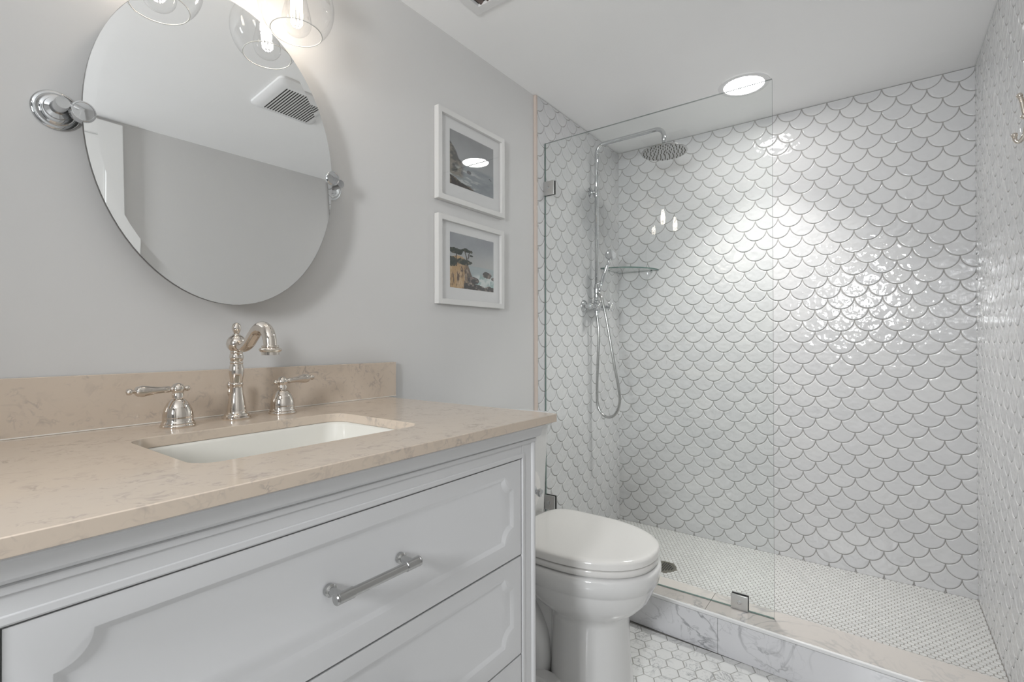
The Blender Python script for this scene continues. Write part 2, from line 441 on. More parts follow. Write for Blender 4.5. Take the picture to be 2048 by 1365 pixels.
# crown moulding below the counter, front and right return
prof = [(0.0, .826), (.0045, .826), (.0045, .833), (.0025, .8345), (.0095, .8375), (.0120, .8410), (.0125, .8455), (.0135, .852), (.0160, .8575), (.020, .8608), (.020, ZU-.001), (0, ZU-.001)]
rs = []
for x, y, sx, sy in ((FX-.002, CY0, 1, -1), (FX-.002, CY1, 1, 1), (.004, CY1, 0, 1)):
    rs.append([(x+sx*p, y+sy*p, z) for p, z in prof])
MB().rings(rs, True).build('crown_moulding', LACQ, van, sharp=25)
def notch_panel(y0, y1, z0, z1, r, n=8):
    pts = []
    for cy, cz, a0 in ((y1, z1, 270), (y0, z1, 360), (y0, z0, 90), (y1, z0, 180)):
        arc = [(cy+r*math.cos(math.radians(a0-90*k/n)), cz+r*math.sin(math.radians(a0-90*k/n))) for k in range(n+1)]
        pts += arc
    return pts
def drawer(z0, z1):
    """front slab with a sunk panel whose corners are scooped out"""
    bm = bmesh.new(); X = FX-.001
    outer = [(DY0+.0015, z0), (DY1-.0015, z0), (DY1-.0015, z1), (DY0+.0015, z1)]
    pa = notch_panel(DY0+.034, DY1-.026, z0+.034, z1-.026, .030)
    def inset(d): return notch_panel(DY0+.034+d, DY1-.026-d, z0+.034+d, z1-.026-d, .030)
    ov = [bm.verts.new((X, a, b)) for a, b in outer]
    steps = [(0, X), (.0012, X-.0004), (.0075, X-.0042), (.0090, X-.0046)]
    rv = [[bm.verts.new((x, a, b)) for a, b in inset(d)] for d, x in steps]
    oe = [bm.edges.new((ov[i], ov[(i+1) % 4])) for i in range(4)]
    ie = [bm.edges.new((rv[0][i], rv[0][(i+1) % len(pa)])) for i in range(len(pa))]
    bmesh.ops.triangle_fill(bm, edges=oe+ie, use_beauty=True)
    for q in range(len(rv)-1):
        n = len(pa)
        for i in range(n): bm.faces.new((rv[q][i], rv[q][(i+1) % n], rv[q+1][(i+1) % n], rv[q+1][i]))
    bm.faces.new(rv[-1])
    bk = [bm.verts.new((X-.018, a, b)) for a, b in outer]
    for i in range(4): bm.faces.new((ov[i], ov[(i+1) % 4], bk[(i+1) % 4], bk[i]))
    bm.faces.new(bk)
    bm.verts.index_update()
    mb = MB().add([tuple(v.co) for v in bm.verts], [[v.index for v in f.verts] for f in bm.faces]); bm.free()
    return mb
def handle(zc, y0, y1, parent):
    x = FX-.004
    m = MB()
    for y in (y0, y1):
        m.lathe((x, y, zc), (1, 0, 0), [(.0088, 0), (.0088, .006), (.0080, .0068), (.0060, .008), (.0058, .024), (.0066, .030)], 24)
    r = .0072
    ya, yb = y0-.012, y1+.012
    m.lathe((x+.033, ya, zc), (0, 1, 0), [(.0066, 0), (.0078, .0012), (.0078, .0028), (.0072, .0032), (.0072, .0036), (.0078, .004), (.0078, .028), (.0066, .0288),
            (.0066, yb-ya-.0288), (.0078, yb-ya-.028), (.0078, yb-ya-.004), (.0072, yb-ya-.0036), (.0072, yb-ya-.0032), (.0078, yb-ya-.0028), (.0078, yb-ya-.0012), (.0066, yb-ya)], 24)
    m.build('handle', SATIN, parent)
for k, (a, b) in enumerate(dz):
    d = drawer(a, b).build('drawer', LACQ, van, sharp=30)
    handle(a+.1065, .400, .527, d)
MB().box(.0125, .550, DY0+.012, DY1-.012, dz[0][0]-.0075, dz[0][0]-.003).box(.0125, .550, DY0+.012, DY1-.012, dz[1][0]-.0072, dz[1][0]-.0028).build('gap_shade', DARK, van)  # near-black sheets added between the drawers, painting the shade in the gaps

# countertop with the undermount cut-out
def slab_with_hole(outer, inner, z0, z1):
    bm = bmesh.new()
    for z in (z0, z1):
        ov = [bm.verts.new((a, b, z)) for a, b in outer]; iv = [bm.verts.new((a, b, z)) for a, b in inner]
        ed = [bm.edges.new((ov[i], ov[(i+1) % len(ov)])) for i in range(len(ov))]+[bm.edges.new((iv[i], iv[(i+1) % len(iv)])) for i in range(len(iv))]
        bmesh.ops.triangle_fill(bm, edges=ed, use_beauty=True)
        if z == z0: o0, i0 = ov, iv
        else: o1, i1 = ov, iv
    for A, B in ((o0, o1), (i0, i1)):
        n = len(A)
        for i in range(n): bm.faces.new((A[i], A[(i+1) % n], B[(i+1) % n], B[i]))
    bm.verts.index_update()
    mb = MB().add([tuple(v.co) for v in bm.verts], [[v.index for v in f.verts] for f in bm.faces]); bm.free()
    return mb
HX0, HX1, HY0, HY1 = .186, .467, .274, .674
hole = rrect(HX0, HX1, HY0, HY1, .036, 8)
ct = slab_with_hole([(.0015, .004), (XF, .004), (XF, .955), (.0015, .955)], hole, ZU, ZC).build('countertop', QUARTZ, bevel=.0012)
tag(ct, 'beige speckled quartz countertop with a rectangular sink cut-out on the white vanity', 'countertop')
bs = MB().box(.0012, .020, .004, .9844, ZC+.0003, .9858).build('backsplash', QUARTZ, bevel=.001)
tag(bs, 'low beige quartz backsplash strip standing along the wall behind the faucet', 'backsplash')
MB().box(.0195, .0222, .006, .9835, ZC+.0001, ZC+.0024).build('caulk_line', P('caulk_white', (.80, .76, .70), .5), bs, bevel=.0008)
# sink
sk = thing('sink_basin', 'white undermount rectangular sink basin set below the beige counter', 'sink', (.327, .474, .735))
def rr3(d, z, r): return [(a, b, z) for a, b in rrect(HX0-d, HX1+d, HY0-d, HY1+d, r, 8)]
MB().rings([rr3(.018, ZU-.0006, .05), rr3(-.001, ZU-.0006, .036), rr3(-.004, ZU-.006, .036), rr3(-.012, .80, .045), rr3(-.022, .755, .05), rr3(-.040, .739, .05), rr3(-.07, .736, .05),
            ], True, False, True).rings([rr3(.018, ZU-.0006, .05), rr3(.018, ZU-.012, .05), rr3(.006, ZU-.014, .045), rr3(-.004, .79, .05), rr3(-.012, .745, .05), rr3(-.04, .728, .05)], True, False, True).build('basin', SINKM, sk, sharp=60)
MB().lathe((.327, .474, .7362), (0, 0, 1), [(.030, 0), (.030, .002), (.024, .003), (.022, .001), (.0, .001)], 28).build('drain', CHROME, sk)

# ------------------------------------------------------------------ faucet
fb = (.0913, .4926)
fa = thing('faucet', 'polished nickel faucet with a curved spout and two lever handles behind the sink', 'faucet', (*fb, ZC))
MB().lathe((*fb, ZC), (0, 0, 1), [(.0272, 0), (.0280, .002), (.0275, .0055), (.0240, .0075), (.0238, .0095), (.0215, .0115), (.0190, .0122), (.0182, .0135), (.0182, .018), (.0176, .026), (.0155, .040), (.0132, .054),
     (.0120, .066), (.0118, .0705), (.0128, .0715), (.0132, .0738), (.0128, .076), (.0112, .077), (.0116, .080), (.0132, .088), (.0145, .0985), (.0142, .105), (.0128, .113), (.0116, .1164),
     (.0124, .1174), (.0128, .1195), (.0122, .1215), (.0112, .1225), (.0128, .1255), (.0137, .131), (.0128, .1365), (.0114, .1388), (.0124, .140), (.0124, .1425), (.0110, .1445)], 40).build('column', NICKEL, fa, sharp=50)
MB().sphere((*fb, ZC+.1594), .0193, 32, 18).build('ball_joint', NICKEL, fa, sharp=0)
MB().lathe((*fb, ZC+.177), (0, 0, 1), [(.0076, 0), (.0078, .0015), (.0060, .003), (.0050, .004), (.0066, .0072), (.0088, .0125), (.0090, .017), (.0076, .0225), (.0045, .0258), (.0, .027)], 24).build('finial', NICKEL, fa, sharp=60)
sp = smooth_pts([(.098, fb[1], 1.0435), (.1130, fb[1], 1.0375), (.1285, fb[1], 1.0372), (.1455, fb[1], 1.0440), (.1630, fb[1], 1.0575), (.1815, fb[1], 1.0705), (.2010, fb[1], 1.0750), (.2190, fb[1], 1.0680), (.2290, fb[1], 1.0535), (.2327, fb[1], 1.0360)], 6)
MB().tube(sp, interp([.0098, .0106, .0112, .0116, .0118, .0120, .0124, .0126, .0124, .0120], 6), 24).build('spout', NICKEL, fa, sharp=0)
MB().lathe((.2327, fb[1], 1.0405), (0, 0, -1), [(.0118, 0), (.0150, .001), (.0158, .003), (.0150, .005), (.0190, .0065), (.0208, .0095), (.0190, .0125), (.0162, .014), (.0160, .0195), (.0130, .0198), (.0125, .016), (0, .016)], 32).build('aerator', NICKEL, fa, sharp=50)
MB().lathe((.0600, .4935, ZC), (0, 0, 1), [(.0032, 0), (.0032, .046), (.0048, .049), (.0055, .054), (.0042, .059), (.0035, .061), (.0062, .066), (.0066, .071), (.0045, .076), (0, .078)], 18).build('lift_rod', NICKEL, fa, sharp=60)
BELL = [(.0288, 0), (.0298, .002), (.0292, .0045), (.0272, .0062), (.0276, .0085), (.0262, .0105), (.0254, .0118), (.0257, .018), (.0252, .025), (.0238, .0325), (.0212, .0395), (.0176, .0458), (.0138, .0505), (.0112, .053), (.0075, .0535)]
LEV = [(.0052, .0095), (.0052, .0115), (.0040, .0125), (.0056, .0145), (.0062, .0155), (.0060, .026), (.0066, .036), (.0086, .047), (.0104, .056), (.0106, .060), (.0092, .064), (.0096, .0650), (.0092, .0662), (.0078, .0685), (.0048, .0705), (.0030, .0715), (.0034, .0735), (.0056, .0762), (.0060, .079), (.0050, .0822), (.0, .084)]
def lever_handle(pos, dirv):
    t = MB().lathe((*pos, ZC), (0, 0, 1), BELL, 36).build('handle', NICKEL, fa, sharp=50)
    c = (*pos, ZC+.0725)
    MB().lathe((*pos, ZC+.0535), (0, 0, 1), [(.0072, -.002), (.0072, .0015), (.0098, .002), (.0100, .009), (.0092, .0105)]+[(.0115*math.sin(a), .019-.0115*math.cos(a)) for a in [math.radians(x) for x in range(52, 181, 12)]], 28).build('hub', NICKEL, t, sharp=50)
    MB().lathe(c, dirv, LEV, 24).lathe(c, tuple(-x for x in dirv), [(.0045, .0095), (.0034, .0115), (.0048, .0135), (.0056, .0165), (.0048, .0195), (0, .0215)], 20).build('lever', NICKEL, t, sharp=60)
lever_handle((.0985, .3809), (.05, -1, 0))
lever_handle((.0925, .5924), (-.10, .985, .06))

# ------------------------------------------------------------------ mirror
mr = thing('pivot_mirror', 'large oval frameless mirror between two chrome wall pivots above the faucet', 'mirror', (.0, .4969, 1.465))
ta, tb = -.0382, -.0156
n_ = Vector((math.cos(ta)*math.cos(tb), math.cos(ta)*math.sin(tb), -math.sin(ta)))
e1 = Vector((-math.sin(tb), math.cos(tb), 0)); e2 = n_.cross(e1); c_ = Vector((.0517, .4969, 1.465))
def oval(d, h, n=96): return [c_+n_*h+e1*((.2479-d)*math.cos(2*PI*k/n))+e2*((.3376-d)*math.sin(2*PI*k/n)) for k in range(n)]
MB().rings([oval(0, -.006), oval(0, -.0004), oval(.019, 0)], True, True, True, 0).build('mirror_glass', [MIRROR], mr, sharp=1)
MB().rings([oval(-.0006, -.0066), oval(-.0006, -.0012)], True, False, False).build('mirror_edge', P('mirror_edge_dark', (.12, .11, .10), .3), mr)
def pivot(yw, yd, zd, sgn):
    m = MB().lathe((0.0005, yw, 1.463), (1, 0, 0), [(.0345, 0), (.0345, .003), (.0325, .005), (.0290, .0058), (.0280, .0085), (.0225, .012), (.0195, .0128), (.0185, .016), (.0120, .0185), (.0108, .022), (.0108, .049), (.0098, .051), (0, .051)], 40)
    r = m.build('rosette', CHROME, mr, sharp=40)
    MB().tube([(.043, yw, 1.463), (.048, yw+sgn*.012, 1.462), (.050, yd-sgn*.006, zd+.001)], [.0042, .0042, .0042], 16).build('pivot_arm', CHROME, mr)
    x0 = c_.x-(yd-c_.y)*tb
    MB().lathe((x0-.011, yd, zd), (1, .02, 0), [(.0165, 0), (.0185, .001), (.0185, .014), (.0174, .0162), (.0156, .0164), (.0150, .0154), (.008, .0158), (.0, .0160)], 36).build('pivot_disc', CHROME, mr, sharp=30)
pivot(.2219, .2495, 1.4580, 1)
pivot(.7735, .7455, 1.4690, -1)

# ------------------------------------------------------------------ vanity light
sc = thing('vanity_light', 'two-globe wall light with clear glass shades and glowing filament bulbs above the mirror', 'wall light', (0, .503, 1.95))
MB().box(.0005, .022, .40, .606, 1.925, 1.995).build('backplate', NICKEL, sc, bevel=.004)
MB().tube([(.05, .30, 1.965), (.05, .706, 1.965)], .0085, 16).tube([(.02, .503, 1.965), (.05, .503, 1.965)], .008, 16).build('bar', NICKEL, sc)
GX = .1100
for gy in (.6169, .3888):
    MB().tube(smooth_pts([(.05, gy, 1.965), (.085, gy, 1.966), (.103, gy, 1.958), (GX, gy, 1.935)], 6), .006, 14).build('arm', NICKEL, sc)
    MB().lathe((GX, gy, 1.94), (0, 0, -1), [(.012, 0), (.024, .006), (.026, .012), (.026, .040), (.022, .046), (.0, .046)], 28).build('socket', NICKEL, sc)
    gc = 1.822; gr = .0820
    prof = [(.027, .083)]+[(gr*math.sin(math.radians(a)), gr*math.cos(math.radians(a))) for a in range(24, 139, 6)]
    MB().lathe((GX, gy, gc), (0, 0, 1), prof, 48, 0, False, False).build('globe_shade', GLOBEG, sc, sharp=0)
    rim = [(GX+.0550*math.cos(2*PI*k/48), gy+.0550*math.sin(2*PI*k/48), gc-.0609) for k in range(49)]
    MB().tube(rim, .0011, 8, 0, False).build('shade_rim', P('glass_rim', (.55, .55, .53), .05, 0, 0, .9), sc, sharp=0)
    b = MB().lathe((GX, gy, 1.7536), (0, 0, 1), [(.0, 0)]+[(.0325*math.sin(math.radians(a)), .0325-.0325*math.cos(math.radians(a))) for a in range(12, 100, 11)]+[(.0305, .048), (.026, .068), (.0205, .090), (.0165, .112), (.0145, .125), (.0135, .142)], 32, 0, False, False).build('bulb', GLOBEG, sc, sharp=0)
    fm = MB()
    for k in range(9):
        a = 2*PI*k/9; rr = .0115
        fm.tube([(GX+.005*math.cos(a), gy+.005*math.sin(a), 1.868), (GX+rr*math.cos(a+.15), gy+rr*math.sin(a+.15), 1.84), (GX+rr*1.05*math.cos(a+.3), gy+rr*1.05*math.sin(a+.3), 1.80), (GX+rr*math.cos(a+.5), gy+rr*math.sin(a+.5), 1.782), (GX+rr*.6*math.cos(a+.6), gy+rr*.6*math.sin(a+.6), 1.776)], .0013, 6)
    fm.build('filament', FILA, b, sharp=0)
    l = bpy.data.lights.new('bulb_light', 'POINT'); l.energy = BULB_W; l.color = BULB_C; l.shadow_soft_size = .014
    lo = bpy.data.objects.new('bulb_light', l); COL.objects.link(lo); lo.location = (GX, gy, 1.815)

# ------------------------------------------------------------------ framed pictures
rng = np.random.RandomState(3)
def vnoise(u, v, f, seed):
    r = np.random.RandomState(seed); g = r.rand(64, 64)
    x, y = u*f, v*f; i, j = np.floor(x).astype(int), np.floor(y).astype(int); a, b = x-i, y-j
    a = a*a*(3-2*a); b = b*b*(3-2*b); i0, j0, i1, j1 = i % 64, j % 64, (i+1) % 64, (j+1) % 64
    return (g[i0, j0]*(1-a)+g[i1, j0]*a)*(1-b)+(g[i0, j1]*(1-a)+g[i1, j1]*a)*b
def fbm(u, v, f, s): return (vnoise(u, v, f, s)*.5+vnoise(u, v, f*2.1, s+1)*.3+vnoise(u, v, f*4.3, s+2)*.2)
def lay(c, mask, col):
    mask = np.clip(mask, 0, 1)[..., None]; col = np.array(col) if not isinstance(col, np.ndarray) else col
    return c*(1-mask)+col*mask
def sstep(a, b, x):
    t = np.clip((x-a)/(b-a), 0, 1); return t*t*(3-2*t)
def art_cypress(u, v):      # u to the right, v up
    sky = np.array([.40, .42, .435]); c = np.ones(u.shape+(3,))*sky
    c = lay(c, fbm(u, v, 3, 5)*.9*sstep(.4, .95, v), (.27, .28, .31))
    c = lay(c, sstep(.80, .45, v)*.7, (.50, .50, .48))
    sea = sstep(.455, .44, v-(u-.5)*.0)
    seac = lay(np.ones(u.shape+(3,))*np.array([.36, .42, .44]), fbm(u*.6, v*3, 5, 8), (.48, .53, .53))
    c = lay(c, sea, seac)
    foam = sstep(.35, .20, v+.10*(fbm(u, v, 5, 15)-.5))*sstep(.40, .60, u)
    c = lay(c, foam*.9, lay(np.ones(u.shape+(3,))*np.array([.30, .44, .43]), sstep(.42, .6, fbm(u, v, 7, 17)), (.70, .74, .72)))
    edge = .60-.62*np.clip(.62-v, -1, 1)*0+.10*(fbm(u, v, 6, 21)-.5)
    top = .545+.055*np.sin(u*9)+.03*(fbm(u, v, 9, 22)-.5)-np.clip(u-.36, 0, 1)*1.9
    cliff = ((v < top) & (u < .62-.25*v+.06*(fbm(u, v, 8, 24)-.5))).astype(float)
    streak = fbm(u*5, v*.9, 5, 31)
    cc = lay(np.ones(u.shape+(3,))*np.array([.52, .35, .19]), sstep(.42, .62, streak), (.62, .46, .29))
    cc = lay(cc, sstep(.56, .72, fbm(u*6, v*1.4, 6, 37)), (.16, .11, .08))
    cc = lay(cc, sstep(.27, .42, u+.10*(fbm(u, v, 6, 39)-.5))*.85, lay(np.ones(u.shape+(3,))*np.array([.13, .11, .10]), sstep(.52, .66, fbm(u*3, v*2, 6, 41)), (.38, .33, .29)))
    c = lay(c, cliff, cc)
    shrub = ((np.hypot((u-.30)/.16, (v-.50)/.055) < .8+.5*fbm(u, v, 14, 43)) | (np.hypot((u-.05)/.10, (v-.48)/.09) < .8+.5*fbm(u, v, 14, 44))).astype(float)
    c = lay(c, shrub, lay(np.ones(u.shape+(3,))*np.array([.05, .06, .05]), sstep(.55, .7, fbm(u, v, 20, 45)), (.17, .15, .11)))
    rocks = ((v < .10+.07*(fbm(u, v, 9, 51)-.5)) & (u > .30)).astype(float)
    rocks = np.maximum(rocks, (np.hypot((u-.84)/.11, (v-.315)/.060) < .75+.6*fbm(u, v, 10, 53)).astype(float))
    rocks = np.maximum(rocks, (np.hypot((u-.99)/.06, (v-.26)/.035) < .9).astype(float))
    rocks = np.maximum(rocks, (np.hypot((u-.52)/.13, (v-.18)/.06) < .8+.5*fbm(u, v, 9, 55)).astype(float))
    c = lay(c, rocks, lay(np.ones(u.shape+(3,))*np.array([.07, .065, .06]), sstep(.52, .66, fbm(u, v, 22, 57)), (.27, .22, .20)))
    for x0, z0, z1, lean in ((.14, .40, .66, .01), (.36, .55, .72, -.03), (.385, .56, .70, .05)):
        t = np.clip((v-z0)/(z1-z0), 0, 1)
        c = lay(c, ((np.abs(u-x0-lean*t-.008*np.sin(t*7)) < .010) & (v > z0) & (v < z1)).astype(float), (.06, .05, .04))
    for x0, z0, a, b in ((.13, .675, .15, .050), (.10, .705, .10, .03), (.20, .64, .07, .03), (.37, .715, .12, .035), (.44, .70, .06, .02), (.34, .74, .06, .02), (.47, .635, .045, .018)):
        c = lay(c, (np.hypot((u-x0)/a, (v-z0)/b) < .62+.65*fbm(u, v, 16, 61)).astype(float), lay(np.ones(u.shape+(3,))*np.array([.035, .045, .035]), sstep(.55, .7, fbm(u, v, 24, 63)), (.13, .12, .08)))
    return c
def art_mist(u, v):
    c = np.ones(u.shape+(3,))*np.array([.27, .275, .28])
    c = lay(c, fbm(u, v, 3, 71)*.8, (.40, .41, .41))
    c = lay(c, sstep(.95, .45, v)*.6, (.43, .45, .455))
    seac = lay(np.ones(u.shape+(3,))*np.array([.25, .275, .295]), fbm(u*.8, v*2.5, 6, 73), (.36, .385, .40))
    c = lay(c, sstep(.46, .40, v+.05*(fbm(u, v, 4, 74)-.5)), seac)
    hill = sstep(.02, -.02, v-(.80-1.3*u)+.10*(fbm(u, v, 6, 76)-.5))*sstep(.34, .22, u)
    hc = lay(np.ones(u.shape+(3,))*np.array([.11, .11, .105]), sstep(.45, .65, fbm(u, v, 9, 78)), (.26, .24, .20))
    c = lay(c, hill*sstep(.14, .22, v), hc)
    foam = sstep(.50, .62, fbm(u*.9, v*3.2, 6, 81))*sstep(.42, .30, v)*sstep(.85, .45, u)
    c = lay(c, foam*.8, (.58, .60, .58))
    c = lay(c, (np.hypot((u-.42)/.06, (v-.33)/.035) < .6+.6*fbm(u, v, 12, 83)).astype(float), (.17, .17, .17))
    bt = (v < .17-.27*u+.07*(fbm(u, v, 9, 85)-.5)).astype(float)
    c = lay(c, bt, lay(np.ones(u.shape+(3,))*np.array([.055, .045, .04]), sstep(.5, .66, fbm(u, v, 18, 87)), (.20, .17, .13)))
    for x0, z0 in ((.90, .36), (.935, .345)):
        c = lay(c, (np.hypot((u-x0)/.012, (v-z0)/.012) < 1).astype(float), (.09, .09, .09))
    return c
def picture(y0, y1, z0, z1, ay0, ay1, az0, az1, fn, label):
    t = thing('framed_picture', label, 'picture', (0, (y0+y1)/2, (z0+z1)/2), 'white framed seascapes on the left wall')
    fw, dep = .018, .021
    m = MB()
    def fr(d, x): return [(x, y0+d, z0+d), (x, y1-d, z0+d), (x, y1-d, z1-d), (x, y0+d, z1-d)]
    m.rings([fr(0, .001), fr(0, dep), fr(fw, dep), fr(fw, .0095)], True, False, False)
    m.build('frame', FRAMEM, t, bevel=.0008)
    yi0, yi1, zi0, zi1 = y0+fw, y1-fw, z0+fw, z1-fw
    def rc(a, b, c, d, x): return [(x, a, c), (x, b, c), (x, b, d), (x, a, d)]
    MB().rings([rc(yi0-.002, yi1+.002, zi0-.002, zi1+.002, .0015), rc(yi0-.002, yi1+.002, zi0-.002, zi1+.002, .0092), rc(ay0, ay1, az0, az1, .0092), rc(ay0+.001, ay1-.001, az0+.001, az1-.001, .0078)], True, False, False).build('mat', MATB, t)
    nu, nv = 150, 120
    U, V = np.meshgrid((np.arange(nu)+.5)/nu, (np.arange(nv)+.5)/nv)
    colr = np.clip(fn(U, V), 0, 1)
    vs = [(.0076, ay0+(ay1-ay0)*i/nu, az0+(az1-az0)*j/nv) for j in range(nv+1) for i in range(nu+1)]
    fs = [(j*(nu+1)+i, j*(nu+1)+i+1, (j+1)*(nu+1)+i+1, (j+1)*(nu+1)+i) for j in range(nv) for i in range(nu)]
    root = t; off = Vector(t.location)
    me = bpy.data.meshes.new('print'); me.from_pydata([tuple(Vector(p)-off) for p in vs], [], fs)
    me.materials.append(PRINT)
    at = me.color_attributes.new('Col', 'FLOAT_COLOR', 'CORNER')
    arr = np.ones((nu*nv, 4, 4), np.float32); arr[:, :, :3] = colr.reshape(-1, 1, 3)
    at.data.foreach_set('color', arr.ravel())
    o = bpy.data.objects.new('print', me); COL.objects.link(o); o.parent = t
    MB().box(.0105, .0120, yi0+.0004, yi1-.0004, zi0+.0004, zi1-.0004).build('glazing', PICG, t)
picture(1.163, 1.523, 1.525, 1.834, 1.2285, 1.469, 1.591, 1.780, art_mist, 'white framed print of a misty grey coast, upper of the two wall pictures')
picture(1.163, 1.519, 1.174, 1.475, 1.2285, 1.469, 1.2335, 1.4255, art_cypress, 'white framed print of trees on a tan sea cliff, lower wall picture')

# ------------------------------------------------------------------ toilet
TY = 1.380
to = thing('toilet', 'white two-piece toilet with its lid closed between the vanity and the shower', 'toilet', (.40, TY, 0))
def egg(xb, xf, hw, z, n=56, sq=2.25, back=.0, xm=.42):
    """plan outline: blunt back at xb, round front at xf, widest at a fraction xm of its length"""
    out = []
    xc = xb+(xf-xb)*xm
    for k in range(n):
        a = 2*PI*k/n; c, s_ = math.cos(a), math.sin(a)
        if c >= 0: x = xc+(xf-xc)*abs(c)**(2/2.12)
        else: x = xc-(xc-xb)*abs(c)**(2/(2.0+2.6*back))
        y = hw*math.copysign(abs(s_)**(2/sq if c >= 0 else 2/(2.1+1.3*back)), s_)
        out.append((x, TY+y, z))
    return out
# bowl and pedestal, one continuous casting
rg = [egg(.345, .592, .127, 0.0, sq=2.2), egg(.345, .592, .127, .012, sq=2.2), egg(.345, .587, .122, .05), egg(.345, .581, .117, .13), egg(.345, .580, .116, .215), egg(.340, .584, .118, .233), egg(.320, .600, .128, .245), egg(.29, .622, .146, .262),
      egg(.262, .644, .165, .288), egg(.240, .657, .177, .318), egg(.232, .6615, .1810, .333), egg(.230, .6630, .1820, .3385), egg(.226, .670, .1865, .3425), egg(.222, .6755, .1880, .370), egg(.222, .6765, .1880, .384), egg(.226, .671, .183, .3915), egg(.30, .60, .12, .3915)]
MB().rings(rg, True, True, True).build('bowl', PORC, to, sharp=60)
# trapway and foot behind the pedestal
m = MB()
sec = []
for x, z0, z1, hw in ((.06, .0, .30, .085), (.12, .0, .345, .090), (.20, .0, .36, .098), (.28, .0, .30, .098), (.34, .0, .25, .098), (.42, .0, .20, .095)):
    sec.append([(x, TY+a, b) for a, b in rrect(-hw*.78, hw*.78, z0+.002, z1, .03, 5)])
m.rings(sec, True)
m.build('trapway', PORC, to, sharp=60)
m = MB()
for s_ in (-1, 1):
    m.tube(smooth_pts([(.10, TY+s_*.075, .25), (.18, TY+s_*.085, .262), (.26, TY+s_*.09, .225), (.315, TY+s_*.09, .15), (.33, TY+s_*.088, .075), (.325, TY+s_*.086, .03)], 6), interp([.030, .036, .040, .040, .038, .040], 6), 18)
m.build('outlet_pipe', PORC, to, sharp=0)
for s_ in (-1, 1): MB().box(.10, .43, TY+s_*.128-.03, TY+s_*.128+.03, .0005, .045).build('foot', PORC, to, bevel=.012, seg=4)
for s_ in (-1, 1): MB().lathe((.27, TY+s_*.132, .0445), (0, 0, 1), [(.014, 0), (.014, .012), (.012, .020), (.006, .025), (0, .026)], 20).build('bolt_cap', PORC, to)
# shelf under the tank
m = MB().rings([[(x, TY+y, z) for x, y in rrect(.03, .30, -hw, hw, .04, 6)] for z, hw in ((.34, .10), (.372, .15), (.389, .165), (.3912, .162))], True); m.build('deck', PORC, to, sharp=60)
# seat and lid
def slab(zs, xb, back, name, mat):
    rs = [egg(xb+d, .671-d+e, .1845-d+e, z, back=back, xm=.45) for z, d, e in zs]
    return MB().rings(rs, True, True, True).build(name, mat, to, sharp=60)
slab([(.3965, .004, -.003), (.3980, .001, -.003), (.4125, .0, -.003), (.4150, .003, -.003)], .232, .9, 'seat', SEATM)
slab([(.4185, .003, 0), (.4200, 0, 0), (.434, .0, 0), (.4385, .0018, 0), (.4415, .0055, 0), (.4432, .012, 0), (.4440, .026, 0), (.4446, .060, 0), (.4450, .10, 0)], .222, 1.5, 'lid', SEATM)
for s_ in (-1, 1): MB().lathe((.236, TY+s_*.075, .4065), (0, s_, 0), [(.010, -.02), (.012, -.017), (.012, .017), (.010, .02)], 20).build('hinge', SEATM, to)
# tank
tk = []
for z, d in ((.397, .022), (.402, .012), (.42, .004), (.47, .002), (.60, -.002), (.742, -.008)):
    tk.append([(x, TY+y, z) for x, y in rrect(.012, .198-d, -.178+d, .178-d, .038, 8)])
MB().rings(tk, True).build('tank', PORC, to, sharp=60)
tl_ = []
for z, d in ((.7435, .004), (.746, .0), (.768, -.002), (.778, .001), (.7835, .006), (.7865, .014), (.788, .026), (.7885, .05)):
    tl_.append([(x, TY+y, z) for x, y in rrect(.008+max(d, 0), .222-d, -.194+d, .194-d, .04, 8)])
MB().rings(tl_, True).build('tank_lid', PORC, to, sharp=60)
MB().lathe((.2055, TY-.125, .69), (1, 0, 0), [(.012, -.003), (.012, .006), (.006, .008), (.006, .016), (0, .016)], 20).tube([(.219, TY-.125, .69), (.221, TY-.09, .688), (.222, TY-.055, .683)], [.0055, .005, .006], 12).build('flush_lever', CHROME, to)

# paper roll on a chrome holder fixed to the cabinet side
ph = thing('paper_holder', 'chrome toilet paper holder fixed to the vanity side above the toilet', 'paper holder', (.40, CY1, .678))
RY, RZ = .990, .684
MB().lathe((.37, CY1+.0005, RZ), (0, 1, 0), [(.022, 0), (.022, .005), (.009, .009), (.008, .060), (.010, RY-CY1+.004), (0, RY-CY1+.010)], 24).build('post', CHROME, ph)
MB().tube([(.37, RY, RZ), (.512, RY, RZ)], .0065, 16).lathe((.508, RY, RZ), (1, 0, 0), [(.0065, 0), (.0135, .002), (.0145, .006), (.0115, .009), (.0058, .011), (.0050, .016), (.0075, .019), (.0098, .024), (.0085, .0295), (0, .032)], 24).build('roll_bar', CHROME, ph, sharp=50)
pr = MB()
cols = []
for r0, xx in ((.0188, .395), (.0525, .395), (.055, .397), (.055, .498), (.0525, .500), (.0188, .500)): cols.append([(xx, RY+r0*math.cos(2*PI*k/48), RZ-.004+r0*math.sin(2*PI*k/48)) for k in range(48)])
pr.rings(cols+[cols[0]], True, False, False)
tag(pr.build('toilet_paper_roll', PAPER, sharp=50), 'white toilet paper roll hanging on the chrome holder beside the vanity', 'toilet paper')

